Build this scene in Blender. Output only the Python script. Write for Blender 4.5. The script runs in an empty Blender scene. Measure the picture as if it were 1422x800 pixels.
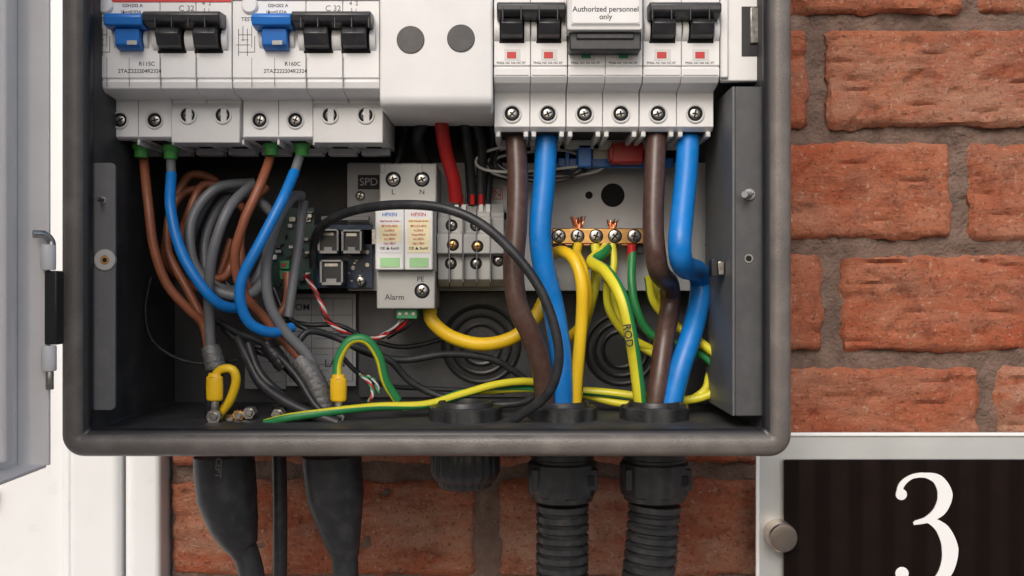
import bpy, math, random
from mathutils import Vector, noise
random.seed(4)
S=0.001; H=1300.0
def X(px,y=0): return (px-711)*0.36*(500+y)/500
def Z(py,y=0): return H+(400-py)*0.36*(500+y)/500
def V(px,py,y): return (X(px,y),y,Z(py,y))
scene=bpy.context.scene
# ---------------- materials
def mat(name,col,rough=0.5,metal=0.0,var=0.08,vs=60,bump=0.0,bs=600,bd=0.0002,coat=0.0,rv=0.08,spec=0.5,dust=0.0):
    m=bpy.data.materials.new(name); m.use_nodes=True
    nt=m.node_tree; N=nt.nodes; L=nt.links; b=N['Principled BSDF']
    tc=N.new('ShaderNodeTexCoord'); nz=N.new('ShaderNodeTexNoise'); nz.inputs['Scale'].default_value=vs; nz.inputs['Detail'].default_value=5
    L.new(tc.outputs['Object'],nz.inputs['Vector'])
    mx=N.new('ShaderNodeMix'); mx.data_type='RGBA'
    mx.inputs[6].default_value=(*[c*(1-var) for c in col],1); mx.inputs[7].default_value=(*[min(1,c*(1+var)) for c in col],1)
    mr=N.new('ShaderNodeMapRange'); mr.inputs[1].default_value=0.3; mr.inputs[2].default_value=0.7
    L.new(nz.outputs['Fac'],mr.inputs[0]); L.new(mr.outputs[0],mx.inputs[0])
    outc=mx.outputs[2]
    if dust>0:
        n3=N.new('ShaderNodeTexNoise'); n3.inputs['Scale'].default_value=vs*3; n3.inputs['Detail'].default_value=8
        L.new(tc.outputs['Object'],n3.inputs['Vector'])
        r3=N.new('ShaderNodeMapRange'); r3.inputs[1].default_value=0.45; r3.inputs[2].default_value=0.75; r3.inputs[4].default_value=dust
        L.new(n3.outputs['Fac'],r3.inputs[0])
        m3=N.new('ShaderNodeMix'); m3.data_type='RGBA'; m3.inputs[7].default_value=(0.35,0.33,0.3,1)
        L.new(r3.outputs[0],m3.inputs[0]); L.new(outc,m3.inputs[6]); outc=m3.outputs[2]
    L.new(outc,b.inputs['Base Color'])
    r=N.new('ShaderNodeMapRange'); r.inputs[3].default_value=max(0.02,rough-rv); r.inputs[4].default_value=min(1,rough+rv)
    L.new(nz.outputs['Fac'],r.inputs[0]); L.new(r.outputs[0],b.inputs['Roughness'])
    b.inputs['Metallic'].default_value=metal; b.inputs['Coat Weight'].default_value=coat
    b.inputs['Specular IOR Level'].default_value=spec
    if bump>0:
        n2=N.new('ShaderNodeTexNoise'); n2.inputs['Scale'].default_value=bs; n2.inputs['Detail'].default_value=3
        L.new(tc.outputs['Object'],n2.inputs['Vector'])
        bp=N.new('ShaderNodeBump'); bp.inputs['Strength'].default_value=bump; bp.inputs['Distance'].default_value=bd
        L.new(n2.outputs['Fac'],bp.inputs['Height']); L.new(bp.outputs[0],b.inputs['Normal'])
    return m
M={}
M['white']=mat('white_plastic',(0.73,0.73,0.73),0.42,var=0.03,bump=0.15,bs=2500,bd=0.0001,dust=0.04)
M['white2']=mat('grey_white_plastic',(0.59,0.59,0.585),0.45,var=0.04,bump=0.15,bs=2500,bd=0.0001,dust=0.08)
M['lgrey']=mat('light_grey_plastic',(0.39,0.39,0.37),0.5,var=0.05,dust=0.1)
M['mgrey']=mat('mid_grey_plastic',(0.29,0.29,0.29),0.5,var=0.05)
M['black']=mat('black_plastic',(0.014,0.014,0.016),0.38,var=0.15,bump=0.2,bs=1500)
M['blacktog']=mat('toggle_plastic',(0.026,0.027,0.031),0.35,var=0.1,dust=0.06)
M['hole']=mat('recess_shade',(0.006,0.006,0.006),0.9,var=0.1)  # near-black colour stands in for the shade inside holes, slots and recesses
M['glandblk']=mat('gland_nylon',(0.019,0.020,0.022),0.38,var=0.2,bump=0.25,bs=900,dust=0.06,spec=0.45)
M['rubber']=mat('rubber_sheath',(0.020,0.021,0.024),0.42,var=0.15,bump=0.2,bs=700,dust=0.06,spec=0.4)
M['blue_t']=mat('blue_toggle',(0.01,0.15,0.52),0.35,var=0.06)
M['blue']=mat('blue_insulation',(0.0,0.175,0.56),0.40,var=0.08,vs=90,bump=0.15,bs=400,dust=0.06)
M['brown']=mat('brown_insulation',(0.070,0.035,0.026),0.36,var=0.12,vs=90,bump=0.15,bs=400,dust=0.08)
M['brown2']=mat('light_brown_insulation',(0.27,0.088,0.042),0.42,var=0.10,vs=90,bump=0.1)
M['greyc']=mat('grey_insulation',(0.145,0.15,0.16),0.42,var=0.10,vs=90,bump=0.1)
M['yellow']=mat('yellow_insulation',(0.76,0.49,0.015),0.4,var=0.06,bump=0.1)
M['ygY']=mat('earth_yellow',(0.64,0.58,0.03),0.42,var=0.08,bump=0.1)
M['ygG']=mat('earth_green',(0.02,0.20,0.06),0.42,var=0.08,bump=0.1)
M['red']=mat('red_insulation',(0.45,0.015,0.015),0.4)
M['white_w']=mat('white_wire',(0.55,0.55,0.53),0.45)
M['orange']=mat('yellow_crimp',(0.78,0.47,0.01),0.35,coat=0.3)
M['green']=mat('green_ferrule',(0.07,0.34,0.07),0.4)
M['green2']=mat('green_connector',(0.03,0.22,0.09),0.4)
M['lime']=mat('green_tab',(0.33,0.60,0.29),0.4)
M['steel']=mat('steel_screw',(0.40,0.39,0.37),0.30,metal=1,var=0.2,vs=400,bump=0.3)
M['brass']=mat('brass_bar',(0.62,0.36,0.14),0.32,metal=1,var=0.15,vs=200,bump=0.15)
M['copper']=mat('copper_strand',(0.72,0.30,0.16),0.3,metal=1,var=0.15,vs=500)
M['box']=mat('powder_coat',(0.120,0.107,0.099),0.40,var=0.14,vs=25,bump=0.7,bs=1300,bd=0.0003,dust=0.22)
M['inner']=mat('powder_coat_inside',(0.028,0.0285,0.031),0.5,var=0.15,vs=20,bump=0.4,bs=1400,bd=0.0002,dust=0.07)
M['bracket']=mat('bracket_paint',(0.058,0.060,0.065),0.45,var=0.08,bump=0.3,bs=1400,dust=0.06)
M['bracketL']=mat('side_bracket_paint',(0.11,0.112,0.118),0.5,var=0.06,bump=0.3,bs=1400,dust=0.08)
M['plate']=mat('grey_gear_tray',(0.47,0.48,0.49),0.5,var=0.06,dust=0.15)
M['doorin']=mat('door_inside_paint',(0.82,0.80,0.78),0.4,var=0.03,bump=0.2,bs=1400)
M['pcb']=mat('circuit_board_green',(0.010,0.045,0.038),0.35,var=0.4,vs=300)
M['pcbblue']=mat('circuit_board_blue',(0.008,0.028,0.075),0.35,var=0.3,vs=300)
M['label']=mat('paper_label',(0.40,0.405,0.41),0.6,var=0.05)
M['labely']=mat('yellow_label',(0.80,0.72,0.46),0.5,var=0.05)
M['ink']=mat('ink',(0.02,0.02,0.025),0.6)
M['inkg']=mat('grey_ink',(0.16,0.16,0.17),0.6)
M['inkr']=mat('red_ink',(0.50,0.03,0.03),0.5)
M['inkgr']=mat('green_ink',(0.04,0.28,0.12),0.5)
M['upvc']=mat('white_upvc',(0.77,0.78,0.79),0.3,var=0.015,coat=0.2)
M['glass']=mat('door_glass',(0.35,0.38,0.4),0.08,var=0.05)
M['signb']=mat('black_acrylic',(0.010,0.007,0.006),0.03,var=0.1,rv=0.01,coat=1.0,spec=0.9)
M['signf']=mat('brushed_frame',(0.55,0.56,0.55),0.4,metal=0.3,var=0.05,vs=30)
M['nickel']=mat('satin_nickel',(0.62,0.54,0.46),0.28,metal=1,var=0.05)
M['three']=mat('white_numeral',(0.80,0.80,0.80),0.4,var=0.02)
M['braid']=mat('braided_sleeve',(0.15,0.15,0.15),0.5,metal=0.4,var=0.4,vs=900,bump=0.8,bs=1500,bd=0.0004)
# ---------------- builders
def group(name):
    o=bpy.data.objects.new(name,None); o.empty_display_size=0.01; scene.collection.objects.link(o); return o
import bmesh
def mesh(name,parent,verts,faces,mats,bev=0,smooth=True,midx=None,ang=35,seg=2):
    me=bpy.data.meshes.new(name); me.from_pydata([(v[0]*S,v[1]*S,v[2]*S) for v in verts],[],faces)
    if not isinstance(mats,(list,tuple)): mats=[mats]
    for k in mats: me.materials.append(M[k] if isinstance(k,str) else k)
    if midx: me.polygons.foreach_set('material_index',midx)
    me.validate(); me.update()
    bm=bmesh.new(); bm.from_mesh(me); bmesh.ops.recalc_face_normals(bm,faces=bm.faces); bm.to_mesh(me); bm.free()
    if smooth:
        me.polygons.foreach_set('use_smooth',[True]*len(me.polygons)); me.set_sharp_from_angle(angle=math.radians(ang))
    o=bpy.data.objects.new(name,me); scene.collection.objects.link(o)
    if parent: o.parent=parent
    if bev>0:
        b=o.modifiers.new('b','BEVEL'); b.width=bev*S; b.segments=seg; b.limit_method='ANGLE'; b.angle_limit=math.radians(30); b.harden_normals=False
    return o
def wbox(p,name,x0,x1,y0,y1,z0,z1,m,bev=0.4):
    v=[(x,y,z) for x in(x0,x1) for y in(y0,y1) for z in(z0,z1)]
    f=[(0,1,3,2),(4,6,7,5),(0,4,5,1),(2,3,7,6),(0,2,6,4),(1,5,7,3)]
    return mesh(name,p,v,f,m,bev)
def box(p,name,px0,py0,px1,py1,yf,d,m,bev=0.4):
    return wbox(p,name,X(px0,yf),X(px1,yf),yf,yf+d,Z(py1,yf),Z(py0,yf),m,bev)
def prismx(p,name,x0,x1,prof,m,bev=0.5,seg=2):
    n=len(prof); v=[(x0,a,b) for a,b in prof]+[(x1,a,b) for a,b in prof]
    f=[tuple(range(n)),tuple(range(2*n-1,n-1,-1))]+[(i,(i+1)%n,n+(i+1)%n,n+i) for i in range(n)]
    return mesh(name,p,v,f,m,bev,seg=seg)
def rr(x0,z0,x1,z1,r,n=6):
    pts=[]
    for cx,cz,a in((x1-r,z1-r,0),(x0+r,z1-r,90),(x0+r,z0+r,180),(x1-r,z0+r,270)):
        for i in range(n+1):
            t=math.radians(a+90*i/n); pts.append((cx+r*math.cos(t),cz+r*math.sin(t)))
    return pts
def rplate(p,name,px0,py0,px1,py1,r,yf,d,m,bev=0.3):
    pts=rr(X(px0,yf),Z(py1,yf),X(px1,yf),Z(py0,yf),r); n=len(pts)
    v=[(a,yf,b) for a,b in pts]+[(a,yf+d,b) for a,b in pts]
    f=[tuple(range(n)),tuple(range(2*n-1,n-1,-1))]+[(i,(i+1)%n,n+(i+1)%n,n+i) for i in range(n)]
    return mesh(name,p,v,f,m,bev)
def lathe(p,name,c,axis,prof,m,seg=28,rib=None):
    v=[];f=[]
    for r,d in prof:
        for i in range(seg):
            t=2*math.pi*i/seg; q=r*(rib(t,d) if rib else 1)
            if axis=='y': v.append((c[0]+q*math.cos(t),c[1]+d,c[2]+q*math.sin(t)))
            elif axis=='z': v.append((c[0]+q*math.cos(t),c[1]+q*math.sin(t),c[2]+d))
            else: v.append((c[0]+d,c[1]+q*math.cos(t),c[2]+q*math.sin(t)))
    for k in range(len(prof)-1):
        for i in range(seg):
            j=(i+1)%seg; f.append((k*seg+i,k*seg+j,(k+1)*seg+j,(k+1)*seg+i))
    if prof[0][0]>0.01: f.append(tuple(range(seg)))
    if prof[-1][0]>0.01: f.append(tuple(range((len(prof)-1)*seg,len(prof)*seg)))
    return mesh(name,p,v,f,m)
def disc(p,name,px,py,y,r,d,m,seg=28):
    e=min(0.3,r*0.2)
    return lathe(p,name,V(px,py,y),'y',[(r,d),(r,e),(r-e,0)],m,seg)
def screw(p,px,py,y,r,slot='cross',m='steel',rot=None):
    c=V(px,py,y)
    lathe(p,'screw',c,'y',[(r,1.5),(r,0.3),(r*0.85,0),(r*0.5,-0.15)],m,20)
    a0=random.random()*1.5 if rot is None else rot
    for k in ((0,1) if slot=='cross' else (0,)):
        a=a0+k*math.pi/2; dx,dz=math.cos(a),math.sin(a); L_=r*(0.72 if k==0 else 0.5); w=r*0.13
        v=[]
        for s,t in((-1,-1),(1,-1),(1,1),(-1,1)):
            for y2 in(-0.28,0.3): v.append((c[0]+dx*L_*s-dz*w*t,c[1]+y2-0.01*k,c[2]+dz*L_*s+dx*w*t))
        f=[(0,2,4,6),(1,7,5,3),(0,1,3,2),(2,3,5,4),(4,5,7,6),(6,7,1,0)]
        mesh('screw_slot',p,v,f,'hole',0,False)
def sockscrew(p,px,py,y,r,ring='white',half=False):
    c=V(px,py,y)
    lathe(p,'terminal_ring',c,'y',[(r*1.28,0.5),(r*1.25,-0.7),(r*1.12,-0.9),(r,-0.7),(r*0.98,0.2)],ring,28)
    disc(p,'terminal_hole',px,py,y-0.15,r*1.02,0.1,'hole')
    screw(p,px,py,y-0.25,r*0.74)
    if half: box(p,'terminal_bar',px-3,py-r*2.6,px+5,py+r*2.6,y-0.9,0.8,ring,0.1)
def cr(pts,step=2.5):
    P=[Vector(q) for q in pts]; out=[]
    P=[P[0]*2-P[1]]+P+[P[-1]*2-P[-2]]
    for i in range(1,len(P)-2):
        a,b,c,d=P[i-1:i+3]; n=max(3,int((c-b).length/step))
        for k in range(n):
            t=k/n
            out.append((0.5*((2*b)+(c-a)*t+(2*a-5*b+4*c-d)*t*t+(3*b-a-3*c+d)*t**3),(i-1)+t))
    out.append((P[-2],len(P)-3)); return out
def tube(p,name,pts,r,m,seg=14,stripe=None,step=2.5,rf=None,world=False,twist=0.012,sf=0.42,flat=1.0,ph=0.0):
    W=pts if world else [V(*q) for q in pts]
    C=cr(W,step); v=[];f=[];mi=[]
    T=(C[1][0]-C[0][0]).normalized(); U=T.cross(Vector((0,1,0))); U=(U if U.length>0.2 else T.orthogonal()).normalized(); L=0
    n=len(C); rad=r if isinstance(r,(list,tuple)) else None
    for i,(c,t) in enumerate(C):
        if i<n-1: T2=(C[i+1][0]-c).normalized()
        else: T2=T
        if i>0: L+=(c-C[i-1][0]).length
        ax=T.rotation_difference(T2); U=ax@U; U=(U-T2*U.dot(T2)).normalized(); T=T2; B=T.cross(U)
        if rad: k=min(int(t),len(rad)-2); q=rad[k]+(rad[k+1]-rad[k])*(t-k)
        else: q=r
        if rf: q*=rf(L)
        for j in range(seg):
            a=2*math.pi*j/seg+(L*twist+ph if stripe else 0)
            v.append(c+U*q*math.cos(a)+B*q*math.sin(a)*flat)
        if i<n-1:
            for j in range(seg):
                k=(j+1)%seg; f.append((i*seg+j,i*seg+k,(i+1)*seg+k,(i+1)*seg+j)); 
                mi.append(1 if (stripe and j<seg*sf) else 0)
    f.append(tuple(range(seg))); f.append(tuple(range((n-1)*seg,n*seg))); mi+=[0,0]
    return mesh(name,p,v,f,[m,stripe] if stripe else m,midx=mi,ang=60)
def text(p,s,px,py,y,size,m,align='CENTER',rz=0,bold=0.00003):
    c=bpy.data.curves.new('text','FONT'); c.body=s; c.size=size*0.36*S*(500+y)/500; c.align_x=align; c.align_y='CENTER'; c.extrude=0.00003; c.offset=bold
    c.materials.append(M[m]); o=bpy.data.objects.new('printed_text',c); scene.collection.objects.link(o)
    q=V(px,py,y); o.location=(q[0]*S,(q[1]-0.05)*S,q[2]*S); o.rotation_euler=(math.pi/2,rz,0); o.parent=p; return o

# ================= ENCLOSURE
enc=group('electrical_enclosure')
x0,x1=X(80,-22),X(1103,-22); zb,zt=Z(637,-22),Z(-440,-22)
def loft(p,name,prof,m,r0=11,cap=True):
    v=[];f=[];n=None
    for ins,y in prof:
        pts=rr(x0+ins,zb+ins,x1-ins,zt-ins,max(r0-ins,1.5),8); n=len(pts)
        v+=[(a,y,b) for a,b in pts]
    for k in range(len(prof)-1):
        for i in range(n):
            j=(i+1)%n; f.append((k*n+i,k*n+j,(k+1)*n+j,(k+1)*n+i))
    if cap: f.append(tuple(range((len(prof)-1)*n,len(prof)*n)))
    return mesh(name,p,v,f,m,ang=50)
loft(enc,'case',[(0,112),(0,-14),(0.5,-18),(1.8,-20.8),(4,-22),(8.2,-22),(10,-21),(11,-19),(11.4,-16)],'box',cap=False)
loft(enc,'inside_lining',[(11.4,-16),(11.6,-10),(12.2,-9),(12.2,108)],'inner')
loft(enc,'back_panel_outer',[(0,112),(2,113)],'box')
loft(enc,'rim_seal',[(10.9,-19.2),(12.6,-18.4),(13.4,-17),(13.4,-14),(12,-13)],'black',cap=False)
rplate(enc,'side_bracket',125,226,160,570,2.5,-12,2,'bracketL',0.4)
box(enc,'side_bracket_web',125,226,129,570,-9.8,70,'bracket',0.4)
rplate(enc,'mounting_channel',1021,120,1063,578,1,-10,3,'bracket',0.5)
wbox(enc,'channel_edge',X(1017,-9),X(1021,-9),-9,60,Z(578,-9),Z(120,-9),'bracketL',0.4)
screw(enc,142,278,-13,1.7,m='mgrey'); tube(enc,'stud',[(142,278,-13),(134,276,-19)],1.1,'bracket')
disc(enc,'grommet',145,361,-13,5.2,2,'lgrey'); disc(enc,'grommet_hole',145,361,-13.3,2.3,1,'brass'); disc(enc,'grommet_pin',145,361,-13.6,1.1,1,'hole')
screw(enc,1041,270,-11.5,2.8,m='mgrey'); disc(enc,'channel_hole',1040,359,-10.4,2.4,0.8,'steel'); disc(enc,'channel_hole_dark',1040,359,-10.7,1.5,0.8,'hole')
tube(enc,'channel_stud',[(1041,270,-11),(1034,270,-18)],1.6,'mgrey')
for a in (0,1,2): box(enc,'latch',988+a*9,360+a*3,997+a*9,384-a*2,6+a,8,'steel' if a%2 else 'black',0.4)
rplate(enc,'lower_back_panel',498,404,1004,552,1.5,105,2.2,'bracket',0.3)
for px,py,r in((668,478,24),(862,485,22)):
    c=V(px,py,104.4)
    lathe(enc,'knockout_face',c,'y',[(r*1.02,0.5),(r*1.02,0.1),(r,0)],'inner',48)
    for q in(1.0,0.78,0.55): lathe(enc,'knockout_ring',c,'y',[(r*q,0.6),(r*q,-1.2),(r*q-1.2,-1.6),(r*q-2.4,-1.2),(r*q-2.4,0.05)],'black',48)
wbox(enc,'back_cable_rail',X(600,104),X(1010,104),98,104.5,Z(560,104),Z(553,104),'inner',0.5)
dx=X(78,-26)
zb2,zt2=zb-3,zt+2
wbox(enc,'door_leaf',dx-19,dx-17,-400,-25,zb2,zt2,'doorin',0.3)
wbox(enc,'door_hinge_flange',dx-17,dx-2,-29,-27,zb2+1,zt2,'doorin',0.5)
wbox(enc,'door_bottom_flange',dx-17,dx-3,-400,-29.2,zb2,zb2+1.6,'doorin',0.5)
wbox(enc,'door_stiffener',dx-16.9,dx-11,-52,-44,zb2+6,zt2,'doorin',1.5)
wbox(enc,'door_outer_skin',dx-20.5,dx-19.1,-402,-24,zb2-1,zt2,'box',0.3)
def zc(p,name,px,py0,py1,y,r,m):
    c=V(px,py1,y); h=Z(py0,y)-Z(py1,y)
    lathe(p,name,c,'z',[(r*0.9,0),(r,0.6),(r,h-0.6),(r*0.9,h)],m,20)
zc(enc,'hinge_knuckle',67,340,375,-31,3.4,'white'); zc(enc,'hinge_knuckle',68,480,515,-31,3.4,'white')
box(enc,'hinge_block',61,376,79,479,-32,8,'black',0.8)
zc(enc,'hinge_pin',69,515,541,-31,1.8,'steel')
tube(enc,'hinge_pin_hook',[(72,341,-31),(70,334,-31),(62,326,-33),(46,325,-36)],1.9,'steel')

# ================= BREAKERS
ZT=Z(-110,0)
def cheek(p,pxa,pxb,pyc,r,m='white',yc=3.5):
    zc_=Z(pyc,0); prof=[]
    for i in range(13):
        t=math.pi*i/12; prof.append((yc-r*math.sin(t),zc_+r*math.cos(t)))
    prismx(p,'toggle_cheek',X(pxa),X(pxb),prof,m,0.25)
def rcbo(L,R,tA,tB):
    g=group('residual_current_breaker')
    w=(R-L)/200
    zB=Z(190,18)
    prof=[(0,ZT),(0,Z(108)),(0.8,Z(109)),(0.8,Z(112)),(0.2,Z(113)),(1.2,Z(122)),(4,Z(127)),(17,Z(129)),(18,Z(130)),(18,zB),(20,zB-1.2),(66,zB-1.2),(66,ZT)]
    cuts=[0,100,150,200]
    for i in range(3):
        prismx(g,'module_body',X(L+cuts[i]*w)+0.12,X(L+cuts[i+1]*w)-0.12,prof,'white',0.5)
    xa,xb=X(L+100*w),X(R)
    prismx(g,'terminal_cover',xa+0.4,xb-0.3,[(15.5,Z(150,15)),(17.8,Z(143,17)),(30,Z(143,17)),(30,zB-3.5),(15.5,zB-3.5)],'white2',0.5)
    for k in range(4):
        wbox(g,'wire_entry',X(L+(50*k+14)*w),X(L+(50*k+36)*w),24,50,zB-1.6,zB-1.0,'hole',0)
        wbox(g,'rail_foot',X(L+(50*k+4)*w),X(L+(50*k+46)*w),52,60,zB-5,zB-1.3,'white2',0.5)
        wbox(g,'divider',X(L+(50*k)*w)-0.4,X(L+50*k*w)+0.8,19,52,zB-4,zB-1.3,'white2',0.3)
    for k in(0,50): box(g,'shoulder_seam',(L+k*w-711)/1.036+711+1,134,(L+k*w-711)/1.036+711+2,188,17.9,0.3,'inkg',0)
    for k,(dx_,dy) in enumerate(((24,167),(72,167),(119,160),(167,160))):
        xw=X(L+ (25+50*k)*w); px=711+xw/0.36/(1.036 if k<2 else 1.031)
        sockscrew(g,px,dy,18 if k<2 else 15.5,3.7,'white2',k>1)
    prismx(g,'test_toggle',X(L+33*w),X(L+86*w),[(-9,Z(25)),(-11,Z(30)),(-10,Z(42)),(-5,Z(44)),(2,Z(44)),(2,Z(22))],'blue_t',0.7)
    prismx(g,'test_toggle_lower',X(L+44*w),X(L+78*w),[(-7,Z(44)),(-6,Z(66)),(-3,Z(71)),(2,Z(71)),(2,Z(44))],'blue_t',0.6)
    box(g,'toggle_window',L+54*w,56,L+68*w,62,-7.2,0.5,'lgrey',0.1)
    prismx(g,'toggle_bar',X(L+86.5*w),X(L+192*w),[(-10,Z(23)),(-12,Z(28)),(-11,Z(38)),(-5,Z(42)),(2,Z(42)),(2,Z(20))],'blacktog',0.7)
    for k in range(5): box(g,'bar_rib',L+(92+k*23)*w,24,L+(94+k*23)*w,38,-12.4,1,'blacktog',0.2)
    for a,b in((101,133),(152,184)):
        prismx(g,'toggle_stem',X(L+a*w),X(L+b*w),[(-7,Z(41)),(-9,Z(52)),(-6,Z(66)),(-2,Z(69)),(2,Z(69)),(2,Z(41))],'blacktog',0.5)
        box(g,'toggle_recess',L+(a-4)*w,20,L+(b+4)*w,74,-0.06,0.3,'hole',0)
    for a,b in((37,43),(79,85)): cheek(g,L+a*w,L+b*w,54,6.0)
    for a,b in((91,99),(136,149),(187,195)): cheek(g,L+a*w,L+b*w,55,6.6)
    for k in(26,57,101,151): box(g,'seam',L+k*w,80,L+(k+0.7)*w,120,-0.08,0.3,'inkg',0)
    text(g,'TEST',L+20*w,27,0,7.5,'ink'); text(g,'I\u0394n=0.03A',L+60*w,17,0,6.5,'ink'); text(g,'GSH202 A',L+62*w,8,0,6.5,'ink')
    text(g,'C 32',L+137*w,12,0,11,'inkg'); text(g,'4  2',L+165*w,5,0,8,'inkg'); text(g,'3  1',L+165*w,14,0,6,'inkg')
    text(g,tA,L+82*w,89,0,8,'ink'); text(g,tB,L+72*w,99,0,7.5,'ink')
    lathe(g,'test_button',V(L+24*w,8,0),'y',[(4.2,0.5),(4.2,-0.8),(3.4,-1.6)],'white',24)
    for a,b,c,d in((8,40,9,78),(14,36,15,58),(20,40,21,78),(26,36,27,66),(8,48,27,49),(5,62,24,63),(8,72,30,73),(30,50,31,73),(12,55,22,56)):
        box(g,'wiring_diagram',L+a*w,b,L+c*w-0.2,d-0.2,-0.1,0.15,'ink',0)
    return g
g=rcbo(122,322,'R115C','2TAZ222204R2324'); box(g,'red_stripe',123,-12,321,3,-0.3,0.5,'inkr',0.1)
g=rcbo(322.6,527,'R160C','2TAZ222204R2324')
box(g,'top_stripe',323,-12,526,1,-0.3,0.5,'inkg',0.1)
g=group('blanking_cover')
prismx(g,'cover',X(528),X(684.5),[(-3,ZT),(-3,Z(138)),(-1,Z(147)),(3,Z(151)),(55,Z(151)),(55,ZT)],'white',1.5,3)
for px,py in((570,55),(640,53)):
    disc(g,'round_plug',px,py,-3.6,6.9,1.0,'blacktog',40)
def mcb(pair,L,R,kind):
    g=group('circuit_breaker')
    zB=Z(176,15); w=(R-L)/105
    prof=[(0,ZT),(0,Z(91)),(0.9,Z(91.6)),(0.9,Z(93.4)),(0.1,Z(94)),(0.4,Z(106)),(3,Z(114)),(8,Z(117)),(14,Z(119)),(15,Z(121)),(15,zB),(18,zB-2),(66,zB-2),(66,ZT)]
    for k in(0,1):
        a=L+52.5*w*k; b=a+52.5*w
        prismx(g,'module_body',X(a)+0.12,X(b)-0.12,prof,'white',0.5)
        if kind!='label':
            prismx(g,'toggle_stem',X(a+11*w),X(a+41*w),[(-7,Z(30)),(-9,Z(38)),(-6,Z(51)),(-2,Z(55)),(2,Z(55)),(2,Z(30))],'blacktog',0.5)
            box(g,'toggle_recess',a+8*w,8,a+44*w,60,-0.06,0.3,'hole',0)
        cheek(g,a+1*w,a+9*w,42,6.6); cheek(g,a+43.5*w,a+51.5*w,42,6.6)
        box(g,'indicator_frame',a+15*w,68,a+38*w,84,-0.15,0.4,'white2',0.1)
        box(g,'indicator',a+19*w,72,a+32*w,81,-0.35,0.4,'inkgr' if kind=='label' else 'inkr',0.1)
        text(g,'FNGL NC NA NC 0Y',a+25*w,87.5,0,4.4,'ink')
        box(g,'seam',a+2*w,104,a+50*w,104.8,0.2,0.3,'inkg',0)
        xw=X(a+26.25*w); px=711+xw/0.36/1.03
        sockscrew(g,px,158,15,3.9,'white2')
        wbox(g,'wire_entry',xw-5.5,xw+5.5,20,46,zB-2.5,zB-1.9,'hole',0)
        for s in(-1,1): wbox(g,'entry_lip',xw+s*7.2-1.2,xw+s*7.2+1.2,17,50,zB-5,zB-2.1,'white2',0.5)
        wbox(g,'rail_foot',xw-8,xw+8,52,60,zB-6,zB-2.1,'white2',0.5)
    if kind!='label':
        prismx(g,'toggle_bar',X(L+5*w),X(L+101*w),[(-9,Z(10)),(-12,Z(14)),(-12,Z(24)),(-9,Z(28)),(-5,Z(31)),(2,Z(31)),(2,Z(8))],'blacktog',0.7)
        for k in range(4): box(g,'bar_rib',L+(12+k*26)*w,9,L+(14+k*26)*w,28,-12.5,1,'blacktog',0.2)
    else:
        box(g,'lock_bar',L+2*w,42,L+103*w,70,-10,11,'blacktog',0.9)
        box(g,'lock_bar_lip',L+12*w,46,L+93*w,54,-11.2,2,'blacktog',0.5)
        rplate(g,'warning_cover',L-1*w,-50,L+105*w,42,1.5,-14,12,'white2',0.6)
        rplate(g,'warning_label',L+6*w,-30,L+100*w,32,1.2,-14.3,0.4,'white',0.1)
        for yy in(33.5,35.5): box(g,'label_border',L+5*w,yy,L+101*w,yy+0.7,-14.1,0.2,'ink',0)
        text(g,'Authorized personnel',L+53*w,13,-14.3,10.4,'ink',bold=0.00005); text(g,'only',L+53*w,23.5,-14.3,10.4,'ink',bold=0.00005)
    return g
mcb(0,685.5,788,'t'); mcb(1,788.6,892.6,'label'); mcb(2,893.2,999.5,'t')
g=group('end_cover')
rplate(g,'plate',1001,-100,1060,113,1.5,1,5,'white',0.8)
box(g,'slot',1030,9,1056,78,0.6,0.5,'black',0.1); box(g,'slot_clip',1042,10,1054,60,-0.8,1.6,'steel',0.4)
box(g,'plate_step',1001,-100,1012,108,-1.5,3,'white',0.8)

# ================= INTERIOR TRAY
g=group('gear_tray')
rplate(g,'tray_plate',482,226,1004,404,1.5,84,2,'plate',0.4)
wbox(g,'tray_return',X(482,84),X(1004,84),86,104.5,Z(402,86),Z(400,86),'plate',0.3)
disc(g,'tray_hole',851,271,83.6,6.9,0.5,'hole',36); disc(g,'tray_hole',818,271,83.6,2.2,0.5,'hole')
disc(g,'tray_hole',700,300,83.6,2.2,0.5,'hole'); disc(g,'tray_hole',985,340,83.6,2.5,0.5,'hole')
screw(g,500,272,83,2.8); screw(g,500,392,83,2.8); screw(g,985,250,83,2.8)
box(g,'printed_panel',497,243,527,263,83.7,0.4,'ink',0); text(g,'SPD',512,253,83.6,15,'plate')
for a,b,c,d in((684,261,698,262),(684,276,698,277),(684,261,685,277),(697,261,698,277)): box(g,'print_border',a,b,c,d,83.7,0.3,'inkr',0)
text(g,'N',691,269,83.7,14,'inkr'); text(g,'CTOR',676,246,83.7,12,'ink')
text(g,'PE',842,350,83.7,13,'ink')
box(g,'din_rail',500,318,705,340,76,3,'steel',0.4)
g=group('paper_label')
box(g,'sheet',398,408,494,536,102,0.5,'label',0)
for k in range(6): box(g,'table_line',402,414+k*23,490,415+k*23,101.8,0.2,'inkg',0)
for k in(402,432,462,489): box(g,'table_line',k,414,k+1,530,101.85,0.2,'inkg',0)
text(g,'OM',420,427,101.9,13,'ink'); text(g,'LAN',465,505,101.9,15,'ink')
for k in range(4): text(g,'\u00b7\u2013\u00b7\u2014',446,448+k*22,101.9,10,'inkg')
g=group('paper_label'); box(g,'sheet',340,480,397,540,104,0.5,'mgrey',0)
for k in range(4): box(g,'table_line',344,488+k*14,393,489+k*14,103.8,0.2,'inkg',0)

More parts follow.
